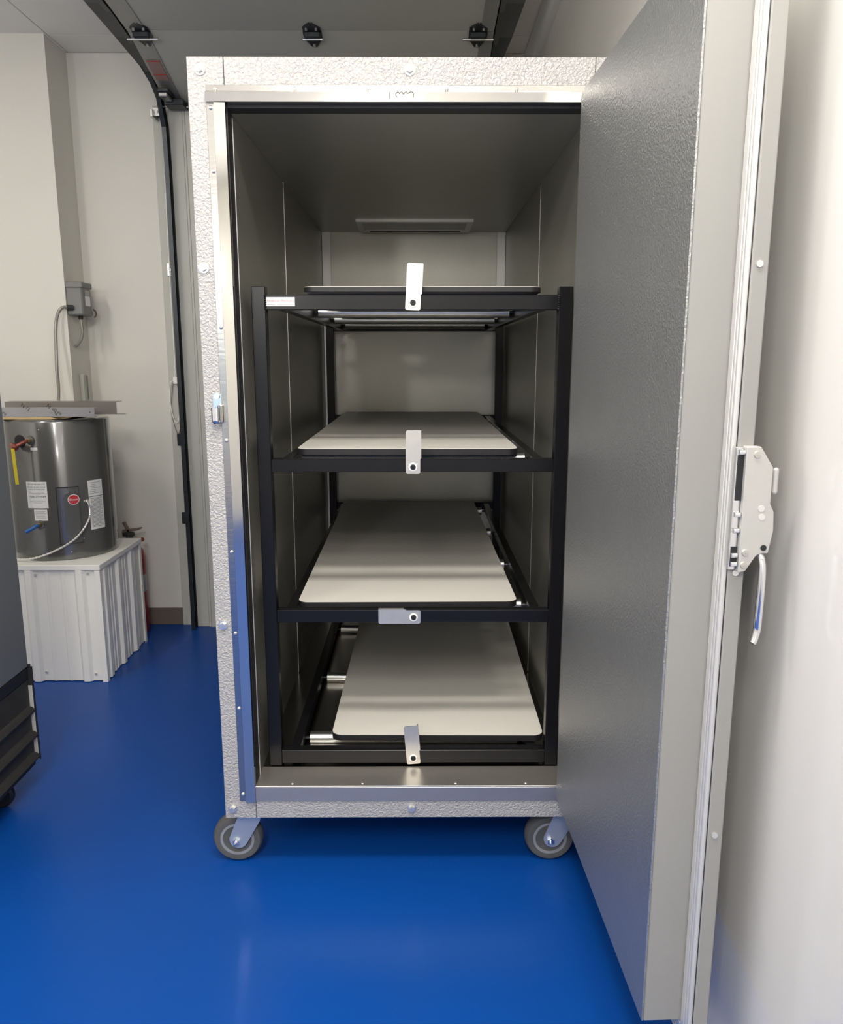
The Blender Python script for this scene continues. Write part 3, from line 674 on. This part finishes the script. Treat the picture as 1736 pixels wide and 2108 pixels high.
# flashing offcuts and cardboard lying on the heater
t = thing('cardboard_sheet', 'tan cardboard edge lying on the water heater under the metal offcuts', 'cardboard', (-1.83, 3.95, TZ1))
b = new(); xs = [-2.03+.03*k for k in range(13)]; up = [TZ1+.0125+.001*math.sin(k)-(.001*k if k > 9 else 0) for k in range(13)]
prism(b, [(x, TZ1+.0015+(.003 if k > 9 else 0)*(k-9)) for k, x in enumerate(xs)]+[(x, u+(.003 if k > 9 else 0)*(k-9)) for k, (x, u) in list(enumerate(zip(xs, up)))[::-1]], 'y', 3.80, 4.12)
obj('board', b, 'card', t)
def flashing(name, label, x0, x1, y, z0, h, lip, m, text=False, yb=.10):
    t = thing(name, label, 'sheet metal', ((x0+x1)/2, y, z0), 'metal flashing offcuts on the heater')
    b = bx(new(), x0, x1, y, y+.0015, z0, z0+h); bx(b, x0, x1, y+.0015, y+yb, z0+h-.0015, z0+h)
    bx(b, x0, x1+lip, y+.0015, y+.03, z0, z0+.0015)
    o = obj('folded_sheet', b, m, t)
    if text:
        for k, (xx, zz, s, a) in enumerate(((x0+.03, z0+.032, 'The N', 2.4), (x0+.055, z0+.022, 'for Li', 2.4), (x0+.165, z0+.046, 'Li N', 2.5), (x0+.295, z0+.034, 'The N', 2.4), (x0+.318, z0+.024, 'for Li', 2.4))):
            tb_ = text_bm(s, .026 if 'N' in s else .018); ca, sa = math.cos(a), math.sin(a)
            place2d(tb_, lambda x, yy, z: (xx+x*ca-yy*sa, y-.0008, zz+x*sa+yy*ca)); obj('film_print', tb_, 'ink', t)
        obj('hole', cyl(new(), (x1-.022, y+.0003, z0+.022), (x1-.022, y-.0008, z0+.022), .003, 10), 'ink', t)
    return t
flashing('metal_offcut', 'shorter film-covered grey flashing with diagonal black print, front one on the heater', -2.04, -1.548, 3.80, TZ1+.0145, .042, 0, 'flash', True, .06)
flashing('metal_offcut', 'longer dull grey folded flashing sticking out to the right, behind the printed one', -2.04, -1.490, 3.93, TZ1+.017, .062, .035, 'flash2', False, .08)

# disconnect box on the return wall, with its conduits
t = thing('switch_box', 'small grey electrical disconnect box on the wall corner above the heater', 'switch box', (XBUMP, 4.37, 1.88))
b = new(); prism(b, [(4.315, 1.805), (4.435, 1.80), (4.455, 1.815), (4.44, 1.84), (4.43, 1.965), (4.315, 1.975)], 'x', XBUMP, -1.775, .006); bd = obj('housing', b, 'boxgrey', t)
b = new(); bx(b, XBUMP+.002, -1.768, 4.308, 4.438, 1.945, 1.975, .004); obj('lid', b, 'boxgrey', t)
obj('sticker', bx(new(), -1.776, -1.7735, 4.355, 4.415, 1.855, 1.905), 'sticker', t); obj('sticker_dark', bx(new(), -1.776, -1.7738, 4.355, 4.412, 1.907, 1.935), 'tank', t)
b = new(); tube(b, [(-1.77, 4.44, 1.84), (-1.765, 4.455, 1.83), (-1.765, 4.46, 1.812), (-1.768, 4.445, 1.80)], .005, 6); obj('seal_loop', b, 'brown', t, smooth=True)
b = new(); tube(b, [(-1.84, 4.30, 1.842), (-1.868, 4.285, 1.842), (-1.89, 4.27, 1.81), (-1.898, 4.25, 1.74), (-1.893, 4.22, 1.62), (-1.885, 4.19, 1.52), (-1.862, 4.14, 1.42), (-1.835, 4.06, 1.352)], .0085, 8); cd = obj('conduit', b, 'conduit', t, smooth=True)
obj('conduit_nut', cyl(new(), (-1.825, 4.312, 1.842), (-1.852, 4.295, 1.842), .014, 8), 'ink', t)
b = cyl(new(), (-1.838, 4.07, 1.362), (-1.832, 4.05, 1.345), .011, 8); cyl(b, (-1.83, 4.06, 1.362), (-1.815, 4.05, 1.362), .005, 8); obj('conduit_end', b, 'bolt', t)
b = new(); tube(b, [(-1.815, 4.375, 1.80), (-1.812, 4.375, 1.74), (-1.818, 4.375, 1.69), (-1.84, 4.375, 1.655), (-1.856, 4.375, 1.642)], .0078, 8); obj('conduit', b, 'conduit', t, smooth=True)
obj('conduit_nut', cyl(new(), (-1.815, 4.375, 1.785), (-1.815, 4.375, 1.803), .013, 8), 'ink', t)
t = thing('wall_controller', 'slim pale rectangular control strip on the return wall below the grey box', 'controller', (XBUMP, 4.43, 1.36))
obj('cover', bx(new(), XBUMP, XBUMP+.022, 4.40, 4.455, 1.345, 1.495, .004), 'jamb', t); obj('faceplate', bx(new(), XBUMP+.022, XBUMP+.024, 4.44, 4.452, 1.355, 1.485, 0), 'boxgrey', t)
t = thing('wall_notice', 'pale strip notice hanging on the wall behind the right side of the heater', 'notice', (-1.798, YB-.004, .87))
b = bx(new(), -1.81, -1.786, YB-.008, YB-.001, .70, 1.045, .0005); obj('backing', b, 'flash2', t)

# ------------------------------------------------------------------ fire extinguisher behind the plinth
EX, EY = -1.662, 4.43
t = thing('fire_extinguisher', 'red fire extinguisher on the floor behind the white ribbed plinth', 'fire extinguisher', (EX, EY, 0))
obj('cylinder', lathe(new(), [(0, .0), (.076, 0), (.081, .008), (.081, .45), (.073, .49), (.045, .52), (.017, .535), (.017, .56), (0, .56)], (EX, EY, 0), 32), 'extred', t, smooth=True)
b = new(); lathe(b, [(.0812, .25), (.0818, .252), (.0818, .35), (.0812, .352)], (EX, EY, 0), 32); obj('label_band', b, 'flash', t, smooth=True)
b = cyl(new(), (EX, EY, .56), (EX, EY, .59), .018, 12); bx(b, EX-.035, EX+.03, EY-.012, EY+.012, .575, .60, .004); vv = obj('valve', b, 'ink', t)
b = prism(new(), [(EX-.035, .595), (EX+.06, .612), (EX+.078, .622), (EX+.075, .628), (EX-.035, .611)], 'y', EY-.01, EY+.01, .002); obj('lever', b, 'brown', vv)
b = prism(new(), [(EX-.005, .60), (EX-.033, .655), (EX-.018, .661), (EX+.010, .605)], 'y', EY-.01, EY+.01, .002); obj('lever', b, 'brown', vv)
obj('pin_ring', lathe(new(), [(.008, -.002), (.012, -.002), (.012, .002), (.008, .002)], (EX+.082, EY-.02, .56), 14, 'y'), 'copper', t)

# ------------------------------------------------------------------ dark cabinet on a bellows lift, at the left edge
UX, UY, UZ = -1.405, 2.69, .487
t = thing('bellows_lift_cabinet', 'dark grey steel cabinet on black accordion bellows at the left edge', 'cabinet', (-1.85, 2.1, 0))
obj('body', bx(new(), UX-.85, UX, 2.0, UY, UZ, 1.75, .006), 'unit', t)
obj('base_rail', bx(new(), UX-.85, UX-.004, 2.0, UY-.004, UZ-.045, UZ-.002, .004), 'gasket', t)
for k, (zc, dx) in enumerate(((.322, .012), (.226, .014), (.142, .014))):
    def ring(cx0, cx1, cy0, cy1, z): return [(cx0, cy0, z), (cx1, cy0, z), (cx1, cy1, z), (cx0, cy1, z)]
    b = new(); A = []
    for ins, dz in ((.055, .046), (.026, .030), (.007, .013), (.0, .0), (.003, -.008), (.02, -.026), (.055, -.046)):
        A.append([b.verts.new(v) for v in ring(UX-.85+ins, UX+dx-ins-.004, 2.0+ins, UY+.002-ins, zc+dz)])
    for P, Q in zip(A, A[1:]):
        for j in range(4): b.faces.new((P[j], P[(j+1) % 4], Q[(j+1) % 4], Q[j]))
    b.faces.new(A[0]); b.faces.new(A[-1][::-1]); bmesh.ops.recalc_face_normals(b, faces=b.faces)
    obj('bellows_fold', b, 'bellows', t, smooth=True)
b = bx(new(), UX-.80, UX-.008, 2.05, UY-.003, .11, .44); obj('bellows_core', b, 'bellows', t)
obj('guide_strip', bx(new(), UX-.013, UX+.004, UY+.001, UY+.006, .125, .415, .001), 'pale', t)
obj('guide_edge', bx(new(), UX+.004, UX+.009, UY+.001, UY+.008, .125, UZ, .001), 'gasket', t)
obj('guide_edge', bx(new(), UX-.02, UX+.004, UY+.001, UY+.006, .415, UZ+.01, .001), 'gasket', t)
obj('base_plate', bx(new(), UX-.82, UX-.03, 2.03, UY-.03, .11, .13, .003), 'gasket', t)
for x in (UX-.09, UX-.76):
    for y in (2.12, UY-.11):
        b = lathe(new(), [(.012, -.013), (.042, -.015), (.05, -.008), (.05, .008), (.042, .015), (.012, .013)], (x, y, .05), 28, 'y'); cyl(b, (x, y-.018, .05), (x, y+.018, .05), .013, 12); bx(b, x-.02, x+.02, y-.022, y-.018, .04, .112); bx(b, x-.02, x+.02, y+.018, y+.022, .04, .112)
        obj('wheel', b, 'gasket', t, smooth=True)
